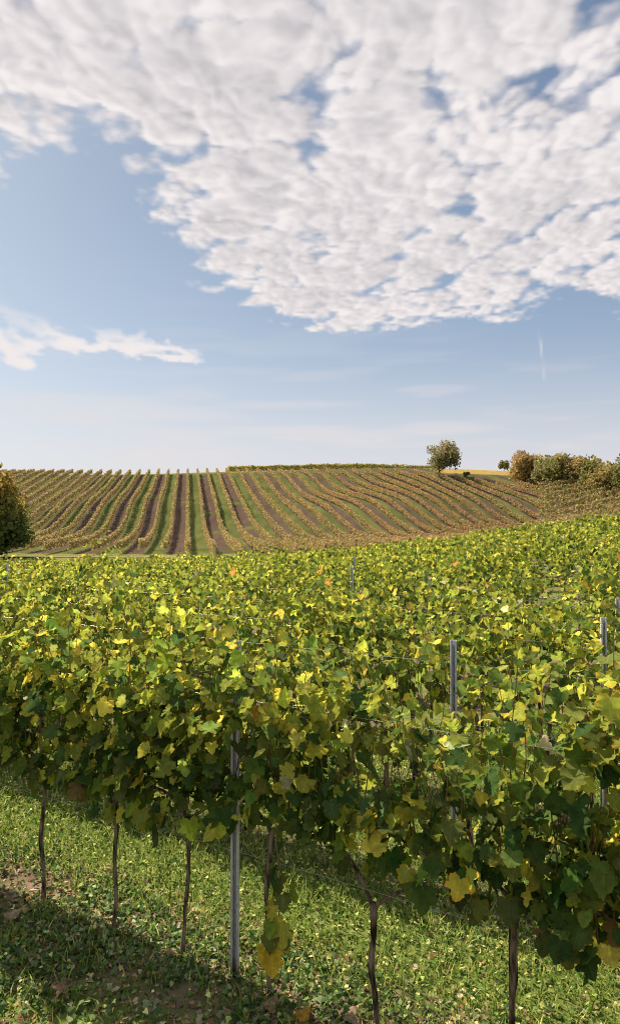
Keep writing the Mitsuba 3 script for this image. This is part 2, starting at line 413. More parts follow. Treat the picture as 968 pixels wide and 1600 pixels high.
def make_vine(r, nshoot=10, top=1.85, low=0.85, per=13, wide=0.20, size=0.128, topfn=None, lowfn=None, x0=-0.38, x1=0.38, gap=0.40):
    """a vine in local axes (x along the row, y across, z up): shoots (polylines) and leaves"""
    shoots, P, TIP, N, S = [], [], [], [], []
    xs = np.linspace(x0, x1, nshoot) + r.normal(0, 0.03, nshoot)
    for x in xs:
        zt = (topfn(x) if topfn else top) + r.normal(0, 0.12) + (r.uniform(0.12, 0.34) if r.random() < 0.14 else 0)
        zl = (lowfn(x) if lowfn else low) + r.normal(0, 0.05)
        k = 9
        s = np.linspace(0, 1, k)
        lean, side = r.normal(0, 0.07), r.normal(0, 0.07)
        px = x + lean * s + 0.03 * np.sin(s * 7 + r.random() * 6)
        py = side * s * 0.8 + 0.03 * np.sin(s * 6 + r.random() * 6)
        pz = zl + (zt - zl) * s
        if r.random() < 0.3:                       # a tip that flops over
            py = py + np.sign(side) * 0.25 * np.clip(s - 0.75, 0, 1); pz = pz - 0.5 * np.clip(s - 0.8, 0, 1)
        pts = np.column_stack([px, py, pz])
        shoots.append(pts)
        m = int(per * (zt - zl) / 1.0 * 2)
        ss = np.clip(np.linspace(0.0, 1.0, m) + r.normal(0, 0.02, m), 0, 1)
        base = np.column_stack([np.interp(ss, s, pts[:, c]) for c in range(3)])
        az = r.uniform(0, 2 * np.pi, m)
        out = np.column_stack([0.55 * np.cos(az), np.sin(az), r.normal(0.12, 0.25, m)]); out = unit(out)
        le = r.uniform(0.04, 0.11, m) + wide * r.random(m) * (0.45 + 0.55 * np.sin(np.pi * np.clip(ss * 0.9 + 0.08, 0, 1)))
        P.append(base + out * le[:, None])
        up = sstep(0.75, 1.0, ss)[:, None]
        TIP.append(unit(out * 0.55 + np.array([0, 0, -0.75]) + r.normal(0, 0.45, (m, 3))))
        N.append(unit(out * 0.75 + np.array([0, 0, 0.6]) * (1 + up) + r.normal(0, 0.55, (m, 3))))
        S.append(size * r.uniform(0.5, 1.2, m) * (1 - 0.42 * sstep(0.8, 1.0, ss)))
    P, TIP, N, S = np.vstack(P), np.vstack(TIP), np.vstack(N), np.concatenate(S)
    g = meshkit.fbm(P * [3.6, 3.0, 3.2] + r.random(3) * 90, 2, 4) + 0.06 * r.normal(size=len(P))
    k = g > gap                                      # holes in the leaf wall, clumps between them
    return shoots, P[k], TIP[k], N[k], S[k]


def row_point(k, s):
    o = P0 + np.array([NX, NY]) * ROW * k
    return o[0] + RX * s, o[1] + RY * s


ROWANG = math.degrees(math.atan2(RY, RX))
ROT = np.array([[RX, -RY, 0], [RY, RX, 0], [0, 0, 1]])          # local x -> along the row (right), local y -> away


# ready-made leaves in a set of tones, for the leaves that are parts of their own
LEAF_BANK = {}


def leaf_entry(lod, k, col, rnd, M):
    """one leaf as a scene entry; its colour snapped to a bank of tones"""
    q = tuple(np.round(np.sqrt(np.clip(col, 0, 1)) * 21).astype(int))
    key = (lod, k, q)
    if key not in LEAF_BANK:
        tv, tf, luv = TEMPL[lod][k]
        c = (np.array(q) / 21.0) ** 2
        uv = encode(c[None], luv, np.array([rnd]))[0]
        LEAF_BANK[key] = ply((tv, tf), 'vine_leaf_mat', smooth=True, uv=uv)
    return {**LEAF_BANK[key], 'to_world': T(M)}


def trunk_pts(r, h, lean=0.0, n=9):
    s = np.linspace(0, 1, n)
    ph = r.random(4) * 6
    x = lean * s + 0.012 * np.sin(5 * s + ph[0]) + 0.006 * np.sin(13 * s + ph[1])
    y = 0.012 * np.sin(4 * s + ph[2]) + 0.006 * np.sin(11 * s + ph[3])
    x -= x[0]; y -= y[0]
    return np.column_stack([x, y, -0.05 + (h + 0.05) * s])


def place(mesh, x, y, z):
    v, f = mesh
    return v @ ROT.T + [x, y, z], f


# front row: top and bottom of the leaf wall along the row (s in metres from the post)
TOP_S = np.array([-4, -2.6, -1.9, -1.3, -0.6, 0.0, 0.45, 0.8, 1.15, 1.45, 1.7, 1.95, 2.3, 3.2, 5])
TOP_Z = np.array([1.9, 1.95, 1.90, 1.92, 1.88, 1.88, 1.86, 1.88, 1.78, 1.72, 1.80, 1.95, 2.08, 2.05, 2.0])
LOW_S = np.array([-4, -1.9, -1.4, -1.0, -0.5, 0.0, 0.4, 0.8, 1.0, 1.3, 1.7, 2.1, 3, 5])
LOW_Z = np.array([1.0, 1.0, 0.97, 0.92, 0.93, 1.02, 1.02, 1.0, 1.0, 1.0, 0.97, 0.90, 0.85, 0.9])
FRONT = [-3.85, -3.15, -2.45, -1.748, -1.033, -0.428, 0.27, 0.961, 1.688, 2.40, 3.1]
FRONT_LABELS = [
    'grapevine of the front row off the left edge', 'grapevine of the front row near the left edge', 'front row grapevine cut by the left edge of the photo',
    'front row grapevine on the leftmost thin trunk, dark leaf wall above', 'front row grapevine on the second thin trunk from the left',
    'front row grapevine with orange and brown low leaves, just left of the steel post', 'grapevine right of the steel post with a leafy shoot hanging almost to the ground',
    'front row grapevine with a forked trunk and a bare arching cane', 'front row grapevine at right with a low skirt of large dark leaves over its trunk',
    'front row grapevine at the right edge with bright yellow leaves', 'grapevine of the front row past the right edge']
FRONT_GROUP = 'grapevines of the front row'


def add_vine(key, x, y, z, shoots, P, TIP, N, S, r, bias, lod, nparts, trunk, rt, canes=(), z0hang=False, eye=np.array([0, 0, EYE])):
    """writes trunk, canes, shoots and leaves of one vine"""
    tv = place(tube(trunk, rt, 7), x, y, z)
    scene[key + '__trunk'] = ply(tv, 'bark_mat', smooth=True)
    kk = 0
    for c in canes:
        scene[f'{key}__cane' + (f'_{kk:03d}' if kk else '')] = ply(place(tube(c, np.linspace(0.012, 0.007, len(c)), 6), x, y, z), 'bark_mat', smooth=True); kk += 1
    if shoots:
        for kk, sh in enumerate(shoots):
            scene[f'{key}__shoot' + (f'_{kk:03d}' if kk else '')] = ply(place(tube(sh, np.linspace(0.0048, 0.0022, len(sh)), 5), x, y, z), 'shoot_mat', smooth=True)
    n = len(P)
    col = tones(r, P[:, 2], n, bias, P)
    hang = P[:, 2] < 0.72
    if hang.any() and z0hang:
        col[hang] = np.array([DG, MG, MG, LG, YG])[r.integers(0, 5, hang.sum())]
        col[np.argsort(P[:, 2])[:3]] = [0.60, 0.42, 0.06]
    PW = P @ ROT.T + [x, y, z]; fr = frames(TIP @ ROT.T, N @ ROT.T, S)
    which = r.integers(0, len(TEMPL[lod]), n)
    dist = np.linalg.norm(PW - eye, axis=1) / S
    # the leaves that show largest: nearest to the camera side of the leaf wall and at its top
    score = -P[:, 1] + 0.8 * np.clip(P[:, 2] - 1.5, 0, 1) * (1.0) + r.normal(0, 0.03, n) + 3.0 * S
    order = np.argsort(-score)
    part, rest = order[:nparts], order[nparts:]
    for kk, q in enumerate(part):
        M = np.eye(4); M[:3, :3] = fr[q]; M[:3, 3] = PW[q]
        scene[f'{key}__leaf' + (f'_{kk:03d}' if kk else '')] = leaf_entry(lod, int(which[q]), col[q], int(rng.integers(0, 64)), M)
    if len(rest):
        v, f, u = leaves_mesh(PW[rest], fr[rest], col[rest], lod, r, which[rest])
        scene[key + '__foliage'] = ply((v, f), 'vine_leaf_mat', smooth=True, uv=u)
        tag(key + '__foliage', kind='stuff')


for vi, s0 in enumerate(FRONT):
    if vi in (0, 1, 10): pass
    key = key_for('grapevine')
    r = np.random.default_rng(500 + vi)
    x, y = row_point(0, s0); z = float(height(x, y))
    h = float(np.interp(s0, LOW_S, LOW_Z)) - 0.04
    if vi == 7: h = 0.70
    tr = trunk_pts(r, h, r.normal(0, 0.03))
    rt = np.linspace(0.0122, 0.0160, len(tr)) * (1.25 if vi in (7, 8) else 1.0) * (1 + 0.12 * r.normal(size=len(tr)))
    rt[-1] *= 1.3; rt[0] *= 1.7; rt[1] *= 1.25
    top = tr[-1]
    canes = []
    for sg in (-1, 1):
        t = np.linspace(0, 1, 8)
        rise = 0.30 if vi == 7 and sg < 0 else 0.16
        canes.append(np.column_stack([top[0] + sg * 0.38 * t, top[1] + 0.02 * np.sin(5 * t), top[2] + rise * np.sin(t * 1.9) / 0.95 - 0.02]))
    sh, P, TIP, N, S = make_vine(r, nshoot=16, per=19, wide=0.19, size=0.102,
                                 topfn=lambda xx: float(np.interp(s0 + xx, TOP_S, TOP_Z)), lowfn=lambda xx: float(np.interp(s0 + xx, LOW_S, LOW_Z)) + 0.06)
    if vi == 7:                                      # the bare arching cane on its left
        kp = ~((P[:, 0] < 0.06) & (P[:, 2] < 0.80 - 0.9 * P[:, 0])); P, TIP, N, S = P[kp], TIP[kp], N[kp], S[kp]
    # low skirt of leaves round the fruit zone
    m = 20 if vi != 8 else 30
    az = r.uniform(0, 2 * np.pi, m)
    skirt = np.column_stack([r.uniform(-0.38, 0.38, m), 0.16 * np.sin(az) + r.normal(0, 0.03, m), np.zeros(m)])
    skirt[:, 2] = np.interp(s0 + skirt[:, 0], LOW_S, LOW_Z) + r.normal(0.0, 0.07, m)
    out = unit(np.column_stack([0.5 * np.cos(az), np.sin(az), 0 * az]))
    P = np.vstack([P, skirt]); TIP = np.vstack([TIP, unit(out * 0.3 + [0, 0, -1] + r.normal(0, 0.3, (m, 3)))]); N = np.vstack([N, unit(out + [0, 0, 0.3] + r.normal(0, 0.4, (m, 3)))])
    S = np.concatenate([S, 0.108 * r.uniform(0.7, 1.2, m)])
    if vi == 6:                                     # the shoot that hangs almost to the ground
        t = np.linspace(0, 1, 10)
        hang = np.column_stack([0.09 + 0.05 * np.sin(t * 3), -0.10 - 0.05 * t, 0.98 - 0.62 * t]); sh.append(hang)
        m = 18; tt = np.linspace(0.25, 1, m)
        hp = np.column_stack([np.interp(tt, t, hang[:, c]) for c in range(3)])
        az = r.uniform(0, 2 * np.pi, m); o = np.column_stack([np.cos(az), np.sin(az), 0 * az])
        P = np.vstack([P, hp + o * r.uniform(0.02, 0.07, (m, 1))]); TIP = np.vstack([TIP, unit(o * 0.3 + [0, 0, -1])]); N = np.vstack([N, unit(o + [0, -0.8, 0.2])]); S = np.concatenate([S, 0.12 * r.uniform(0.6, 1.1, m)])
    if vi == 7:
        kp = ~((P[:, 0] < 0.06) & (P[:, 2] < 0.78 - 0.8 * P[:, 0])); P, TIP, N, S = P[kp], TIP[kp], N[kp], S[kp]
    inview = 2 <= vi <= 9
    add_vine(key, x, y, z, sh, P, TIP, N, S, r, -0.18 + 0.05 * (vi in (8, 9)), 0, 300 if inview else 0, tr, rt, canes, vi == 6)
    if inview:
        tag(key, FRONT_LABELS[vi], 'grapevine', FRONT_GROUP)
    else:
        tag(key, 'grapevine of the front row outside the photo', 'grapevine', FRONT_GROUP)

# second to fourth row, with their largest leaves as parts
BACK_LABEL, BACK_GROUP = 'grapevine with yellow-green sunlit leaves in the canopy behind the front row', 'grapevines behind the front row'


def field_end(x): return 36 + np.clip((x + 14) / 33, 0, 1.3) * 8


def vine_spots(k, margin=1.2):
    out = []
    off = (k * 0.37) % 1.0 * VINE
    for q in np.arange(-140, 140):
        s = q * VINE + off
        x, y = row_point(k, s)
        if y > 1.5 and abs(x) < 0.4523 * y + margin and y < field_end(x):
            out.append((s, x, y))
    return out


for k in (1, 2, 3):
    for s, x, y in vine_spots(k):
        key = key_for('grapevine'); r = np.random.default_rng(9000 + 300 * k + int((s + 100) * 10))
        z = float(height(x, y))
        g = meshkit.noise(np.array([[s * 0.9, k * 5.3, 0.5]]), 77)[0]
        top = 1.74 + 0.65 * (g - 0.48) + 0.06 * r.normal()
        post_gap = k == 1 and 0.25 < s < 1.7
        if post_gap: top = 1.66
        sh, P, TIP, N, S = make_vine(r, nshoot=10, per=15 if not post_gap else 7, top=top, low=0.9, wide=0.22, size=0.108)
        tr = trunk_pts(r, 0.85)
        add_vine(key, x, y, z, sh if k == 1 else sh[::2], P, TIP, N, S, r, 0.36, 1, {1: 150, 2: 110, 3: 80}[k], tr, np.full(len(tr), 0.021))
        tag(key, BACK_LABEL, 'grapevine', BACK_GROUP)

# the rest of the 300 nearest: one set of ready-made vines, placed again and again
BANK = []


def cell_hash(k, s): return (math.sin(k * 91.7 + round(s * 100) * 0.37) * 43758.5) % 1.0


for b in range(14):
    r = np.random.default_rng(40 + b)
    sh, P, TIP, N, S = make_vine(r, nshoot=9, per=12.5, gap=0.44, top=1.70 + 0.05 * r.normal(), low=0.9, wide=0.23, size=0.120)
    col = tones(r, P[:, 2], len(P), 0.45, P)
    v, f, u = leaves_mesh(P, frames(TIP, N, S), col, 1 if b < 7 else 2, r)
    tr = trunk_pts(r, 0.95)
    BANK.append((ply((v, f), 'vine_leaf_mat', smooth=b < 7, uv=u), ply(tube(tr, np.full(len(tr), 0.021), 5), 'bark_mat', smooth=True)))
last = 3
for k in range(4, 40):
    spots = vine_spots(k)
    if COUNT['grapevine'] + len(spots) > 306: break
    last = k
    for s, x, y in spots:
        if cell_hash(k, s) < 0.05: continue              # a missing vine here and there
        key = key_for('grapevine'); r = np.random.default_rng(30000 + 300 * k + int((s + 100) * 10))
        b = int(r.integers(0, 7)) + (7 if y > 15 else 0)
        g = meshkit.noise(np.array([[s * 0.7, k * 5.3, 0.5]]), 77)[0]
        M = T().translate([x, y, float(height(x, y))]).rotate([0, 0, 1], ROWANG + (180 if r.random() < 0.5 else 0)).scale([1.05, 1.0, 0.70 + 0.56 * g + 0.09 * r.normal()])
        scene[key + '__foliage'] = {**BANK[b][0], 'to_world': M}
        scene[key + '__trunk'] = {**BANK[b][1], 'to_world': M}
        tag(key, BACK_LABEL, 'grapevine', BACK_GROUP)
        tag(key + '__foliage', kind='stuff')

# and the far end of the field as one mass
r = np.random.default_rng(77)
PP, TT, NN, SS, ZZ = [], [], [], [], []
for k in range(last + 1, 40):
    for s, x, y in vine_spots(k, 4):
        m = 115
        g = meshkit.noise(np.array([[s * 0.9, k * 5.3, 0.5]]), 77)[0]
        l = np.column_stack([r.uniform(-0.42, 0.42, m), r.normal(0, 0.17, m), 0.85 + (0.92 + 0.8 * (g - 0.5)) * r.random(m) ** 0.7])
        az = r.uniform(0, 2 * np.pi, m); o = np.column_stack([0.5 * np.cos(az), np.sin(az), 0 * az])
        PP.append(l @ ROT.T + [x, y, float(height(x, y))]); ZZ.append(l[:, 2])
        kp = meshkit.fbm(PP[-1] * 2.6, 2, 4) > 0.44; PP[-1] = PP[-1][kp]; ZZ[-1] = ZZ[-1][kp]; o = o[kp]; m = len(o)
        TT.append(unit(o * 0.5 + [0, 0, -0.7] + r.normal(0, 0.45, (m, 3))) @ ROT.T); NN.append(unit(o * 0.7 + [0, 0, 0.7] + r.normal(0, 0.45, (m, 3))) @ ROT.T)
        SS.append(r.uniform(0.10, 0.17, m))
PP, TT, NN, SS, ZZ = map(np.concatenate, (PP, TT, NN, SS, ZZ))
v, f, u = leaves_mesh(PP, frames(TT, NN, SS), tones(r, ZZ, len(ZZ), 0.5, PP), 2, r)
scene['vineyard_canopy'] = ply((v, f), 'vine_leaf_mat', uv=u)
tag('vineyard_canopy', 'mass of yellow-green vine canopy at the far end of the near field', 'vines', kind='stuff')

# ------------------------------------------------------------------ trellis posts and wires


def post_mesh(h, w=0.046, d=0.032, t=0.0025):
    """a folded steel channel, open at one side, with turned-in lips and wire notches"""
    from shapely.geometry import Polygon, LineString
    line = LineString([(-w / 2 + 0.012, -d / 2), (-w / 2, -d / 2), (-w / 2, d / 2), (-0.012, d / 2), (0, d / 2 - 0.008), (0.012, d / 2), (w / 2, d / 2), (w / 2, -d / 2), (w / 2 - 0.012, -d / 2)])
    prof = line.buffer(t, join_style=1, cap_style=2, resolution=2)
    m = trimesh.creation.extrude_polygon(prof, h + 0.3, engine='earcut'); m.apply_translation([0, 0, -0.3])
    return m


def hook_mesh():
    return tube([(0, 0, 0), (0.010, 0, 0.002), (0.014, 0, 0.012), (0.013, 0, 0.02)], 0.0022, 5)


POSTS = [(0, 0.0, 1.72, 25, 'galvanised steel post standing bare in the grass under the front row'),
         (1, 0.83, 1.90, 20, 'steel post top showing above the leaves in the second row'),
         (2, 1.72, 1.92, 20, 'dark steel post top in the third row near the right edge'),
         (1, -1.23, 1.72, 15, 'thin post top above the second row behind the front post'),
         (3, -9.3, 2.05, 15, 'pale post top among the leaves at the left edge'),
         (4, 1.5, 1.75, 15, None), (5, -3.5, 1.95, 15, None), (3, 5.6, 1.6, 15, None), (6, 6.0, 1.95, 15, None), (8, 2.0, 1.95, 10, None), (8, -6.0, 1.95, 10, None), (10, 7.0, 1.95, 10, None)]
hook = hook_mesh()
for k, s, h, turn, lab in POSTS:
    x, y = row_point(k, s); z = float(height(x, y))
    key = key_for('trellis_post')
    M = T().translate([x, y, z]).rotate([0, 0, 1], ROWANG + turn)
    scene[key + '__channel'] = ply(post_mesh(h), 'zinc_mat', to_world=M)
    if k < 2:
        kk = 0
        for zz in np.arange(0.5, h - 0.05, 0.14):
            for sg in (-1, 1):
                v, f = hook
                hv = v * [sg, 1, 1] + [sg * 0.028, 0, zz]
                scene[f'{key}__wire_hook' + (f'_{kk:03d}' if kk else '')] = ply((hv, f if sg > 0 else f[:, ::-1]), 'zinc_mat', to_world=M); kk += 1
    tag(key, lab or 'slim steel post tip just above the vine canopy in the middle of the near field', 'post', None if lab else 'post tips in the near vine field')

WIRES = []
for k in range(0, 5):
    for hi, (zz, side) in enumerate([(0.78, 0), (1.25, -0.035), (1.25, 0.035), (1.72, 0)] if k < 2 else [(1.66, 0), (1.45, 0.03)]):
        L = 4.5 + 2.4 * k
        s = np.linspace(-L * 1.3, L, 40)
        o = P0 + np.array([NX, NY]) * (ROW * k + side)
        x, y = o[0] + RX * s, o[1] + RY * s
        sag = -0.012 * np.abs(np.sin(s * np.pi / 3.6))
        pts = np.column_stack([x, y, height(x, y) + zz + sag])
        pts[:, 2] = np.convolve(np.pad(pts[:, 2], 4, mode='edge'), np.ones(9) / 9, 'valid')
        key = key_for('trellis_wire')
        scene[key] = ply(tube(pts, 0.0016, 5), 'wire_mat', smooth=True)
        nm = ['front', 'second', 'third', 'fourth', 'fifth'][k]
        wh = {0.78: 'lowest fruiting wire', 1.25: 'middle catch wire', 1.45: 'middle catch wire', 1.66: 'top trellis wire', 1.72: 'top trellis wire'}[zz]
        tag(key, f'thin steel {wh} of the {nm} vine row' + (', near side' if side < 0 else ', far side' if side > 0 else ''), 'wire')

# ------------------------------------------------------------------ grass, clover, litter under the rows
r = np.random.default_rng(3)


def scatter(n):
    x = r.uniform(-7, 6, n * 2); y = r.uniform(2.2, 9.5, n * 2)
    ok = (np.abs(x) < 0.50 * y + 1.2)
    return x[ok][:n], y[ok][:n]


def small_leaves(n, weight, size, cols, tilt, lod=2, lift=0.02, stand=0.0):
    x, y = scatter(n * 3)
    q = perp(x, y)
    n1 = meshkit.fbm(np.stack([x * 1.3, y * 1.3, x * 0], -1), 4, 8)
    keep = r.random(len(x)) < weight(q, n1)
    x, y = x[keep][:n], y[keep][:n]
    m = len(x)
    az = r.uniform(0, 2 * np.pi, m)
    tip = np.column_stack([np.cos(az), np.sin(az), r.normal(stand, tilt, m)])
    nrm = np.column_stack([r.normal(0, tilt, m), r.normal(0, tilt, m), np.ones(m)])
    pos = np.column_stack([x, y, height(x, y) + lift * r.random(m) ** 1.5])
    c = cols[r.integers(0, len(cols), m)] * r.lognormal(0.08, 0.35, (m, 1))
    return leaves_mesh(pos, frames(tip, nrm, size * r.uniform(0.5, 1.4, m)), c, lod, r)


def blades(n, weight, h, cols, width=0.004):
    x, y = scatter(n * 3)
    q = perp(x, y)
    n1 = meshkit.fbm(np.stack([x * 1.3, y * 1.3, x * 0], -1), 4, 8)
    keep = r.random(len(x)) < weight(q, n1)
    x, y = x[keep][:n], y[keep][:n]
    m = len(x)
    az = r.uniform(0, 2 * np.pi, m); az2 = r.uniform(0, 2 * np.pi, m)
    hh = h * r.uniform(0.4, 1.3, m); bend = hh * r.uniform(0.2, 0.9, m)
    b = np.column_stack([x, y, height(x, y) - 0.005]); wv = np.column_stack([np.cos(az), np.sin(az), 0 * az]) * width * r.uniform(0.6, 1.4, (m, 1))
    bd = np.column_stack([np.cos(az2), np.sin(az2), 0 * az])
    p = [b - wv, b + wv, b + bd * bend[:, None] * 0.35 + [0, 0, 1] * hh[:, None] * 0.6 - wv * 0.8, b + bd * bend[:, None] * 0.35 + [0, 0, 1] * hh[:, None] * 0.6 + wv * 0.8, b + bd * bend[:, None] + [0, 0, 1] * hh[:, None]]
    v = np.stack(p, 1).reshape(-1, 3)
    f = (np.array([[0, 1, 3], [0, 3, 2], [2, 3, 4]])[None] + (np.arange(m) * 5)[:, None, None]).reshape(-1, 3)
    c = cols[r.integers(0, len(cols), m)] * r.lognormal(0, 0.2, (m, 1))
    luv = np.array([[0, 0], [1, 0], [0, 0.6], [1, 0.6], [0.5, 1.0]])
    return v, f, encode(c, luv, r.integers(0, 64, m)).reshape(-1, 2)


def w_alley(q, n1): return np.where(q > 0.0, sstep(-0.1, 0.40, q + 0.5 * (n1 - 0.5)), sstep(0.38, 0.58, n1) * 0.6 + 0.2)


def w_row(q, n1): return np.where(q < 0.45, 0.28 + 0.72 * sstep(0.40, 0.56, n1), 0.10)


GR = np.array([[0.11, 0.19, 0.035], [0.17, 0.27, 0.05], [0.27, 0.35, 0.08], [0.44, 0.47, 0.16]])
CL = np.array([[0.07, 0.15, 0.035], [0.12, 0.21, 0.045], [0.23, 0.32, 0.08], [0.46, 0.49, 0.20]])
WD = np.array([[0.05, 0.10, 0.035], [0.075, 0.14, 0.05], [0.12, 0.19, 0.08], [0.24, 0.31, 0.17]])
LI = np.array([[0.34, 0.25, 0.18], [0.22, 0.15, 0.11], [0.46, 0.37, 0.27], [0.28, 0.18, 0.10]])
for nm, (v, f, u), lab, cat in [
        ('grass', blades(70000, w_alley, 0.085, GR), 'short green grass growing in the alley behind the front row', 'grass'),
        ('clover', small_leaves(60000, w_alley, 0.024, CL, 0.45, lift=0.06), 'small leafy clover and weeds carpeting the alley floor', 'ground cover'),
        ('weeds', small_leaves(26000, w_row, 0.032, WD, 0.55, lift=0.05, stand=0.3), 'low dark green weeds on the bare strip below the front row', 'weeds'),
        ('dry_litter', small_leaves(12000, lambda q, n1: np.where(q < 0.6, 0.9, 0.12), 0.038, LI, 0.35, lift=0.012), 'brown dry leaf litter strewn under the front row', 'leaf litter')]:
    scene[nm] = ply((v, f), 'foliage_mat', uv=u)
    tag(nm, lab, cat, kind='stuff')

FALLEN = [(470, 1581, OR * 1.2, 0.10, 'orange fallen vine leaf lying right of the steel post near the bottom edge'), (556, 1592, LI[2], 0.10, 'pale tan fallen leaf lying beside the forked vine trunk'),
          (20, 1437, LI[2], 0.11, 'pale fallen leaf on the ground near the left edge'), (110, 1545, LI[0], 0.10, 'brown fallen leaf among the weeds at lower left'), (430, 1570, LI[0], 0.09, 'brown curled fallen leaf below the steel post'),
          (275, 1485, LI[2], 0.10, 'dry tan leaf fallen at the foot of the vine left of the post')]
for px, py, c, sz, lab in FALLEN:
    Z = EYE * F / (py - HOR); x, y = (px - 484) / F * Z, Z
    key = key_for('fallen_leaf')
    tip = np.array([[math.cos(px), math.sin(px), 0.1]]); nr = np.array([[0.2 * math.sin(py), -0.25, 1.0]])
    M = np.eye(4); M[:3, :3] = frames(tip, nr, [sz])[0]; M[:3, 3] = [x, y, float(height(x, y)) + 0.035]
    tv, tf, luv = TEMPL[0][int(px) % 7]
    scene[key] = ply((tv, tf), 'vine_leaf_mat', smooth=True, uv=encode(np.array([c]), luv, np.array([40]))[0], to_world=T(M))
    tag(key, lab, 'leaf')

# ------------------------------------------------------------------ the hillside vineyard
HC = np.array([[0.48, 0.40, 0.20], [0.54, 0.43, 0.22], [0.40, 0.38, 0.16], [0.52, 0.48, 0.18], [0.50, 0.34, 0.17], [0.36, 0.27, 0.16], [0.34, 0.37, 0.14]])


def clumps(r, pos, size, cols, up=0.6):
    m = len(pos)
    nrm = unit(r.normal(0, 0.7, (m, 3)) + [0, 0, up]); tip = unit(r.normal(0, 1, (m, 3)))
    return leaves_mesh(pos, frames(tip, nrm, size), cols, 2, r)


def hill_row(r, xs, ys, per, height_m=1.65, width=0.17, cols=HC, ps=None, lo_size=(0.14, 0.30)):
    seg = np.hypot(np.diff(xs), np.diff(ys)); cum = np.concatenate([[0], np.cumsum(seg)])
    m = int(cum[-1] * per); t = r.uniform(0, cum[-1], m)
    x, y = np.interp(t, cum, xs), np.interp(t, cum, ys)
    n1 = meshkit.fbm(np.stack([x * 0.9, y * 0.9, x * 0], -1), 3, 5)
    lo = 0.55 if ps is None else ps
    zz = lo + (height_m - lo) * r.random(m) ** 0.8 * (0.75 + 0.5 * n1)
    pos = np.column_stack([x + r.normal(0, width, m), y + r.normal(0, 0.1, m), height(x, y) + zz])
    n2 = meshkit.fbm(np.stack([x * 0.12, y * 0.12, x * 0 + 3], -1), 3, 9)
    k = np.clip((r.random(m) * 0.75 + 0.5 * (n2 - 0.25)) * len(cols), 0, len(cols) - 1).astype(int)
    return clumps(r, pos, r.uniform(*lo_size, m), cols[k] * [0.86, 0.84, 0.80] * r.lognormal(0, 0.12, (m, 1)))


HL, HG = 'long orange-tinged vine row running up the far hillside', 'vine rows on the far hillside'
r = np.random.default_rng(12)
for q in range(-24, 26):
    D = q * HROW
    if D < 4: crest = 151
    else: crest = float(np.interp(D, [4, 14, 22, 30, 37, 43, 50, 53], [151, 147, 140, 133, 128, 115, 106, 98]))
    foot = float(np.interp(D, [-60, -2, 2, 60], [60, 61, 52, 52])) + r.uniform(-0.6, 0.6)
    if D > 43: foot = max(foot, D * 1.93)
    ys = np.arange(foot, crest, 1.0); xs = HVP * ys + D
    ok = np.abs(xs) < 0.4523 * ys + 6
    if ok.sum() < 6: continue
    xs, ys = xs[ok], ys[ok]
    key = key_for('hillside_vine_row')
    red = float(sstep(8, 26, D))                      # redder towards the right of the slope
    v, f, u = hill_row(r, xs, ys, 72 - 12 * red, 1.25 - 0.27 * red, 0.08 - 0.04 * red, (HC * 0.82 + 0.05) * (np.array([0.98, 0.97, 0.86]) * (1 - red) + np.array([1.08, 0.97, 0.92]) * red), lo_size=(0.11, 0.22), ps=0.40)
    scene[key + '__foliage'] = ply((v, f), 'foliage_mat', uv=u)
    tag(key + '__foliage', kind='stuff')
    kk = 0
    for yy in (ys[0] - 0.4, ys[len(ys) // 2], ys[-1]):
        xx = HVP * yy + D
        pv = tube([(xx, yy, float(height(xx, yy)) - 0.3), (xx, yy, float(height(xx, yy)) + 1.0), (xx, yy, float(height(xx, yy)) + 1.35)], 0.03, 5)
        scene[f'{key}__post' + (f'_{kk:03d}' if kk else '')] = ply(pv, 'wood_post_mat'); kk += 1
    tag(key, HL, 'vine row', HG)
scene['wood_post_mat'] = {'type': 'twosided', 'nested': {'type': 'diffuse', 'reflectance': {'type': 'rgb', 'value': [0.42, 0.34, 0.22]}}}

# rows seen side-on along the crest
CC = np.array([[0.50, 0.50, 0.15], [0.58, 0.54, 0.18], [0.42, 0.44, 0.14], [0.58, 0.47, 0.18]])
for q, yy in enumerate((160, 164)):
    xs = np.arange((357 - 484) / F * yy, 32, 1.0); ys = np.full(len(xs), float(yy))
    key = key_for('crest_vine_row')
    v, f, u = hill_row(r, xs, ys, 150, 1.25, 0.15, CC, 0.0)
    scene[key] = ply((v, f), 'foliage_mat', uv=u)
    tag(key, ['low green vine row running sideways along the hill crest, nearer one', 'low green vine row running sideways along the hill crest, farther one'][q], 'vine row')

# ------------------------------------------------------------------ trees and scrub


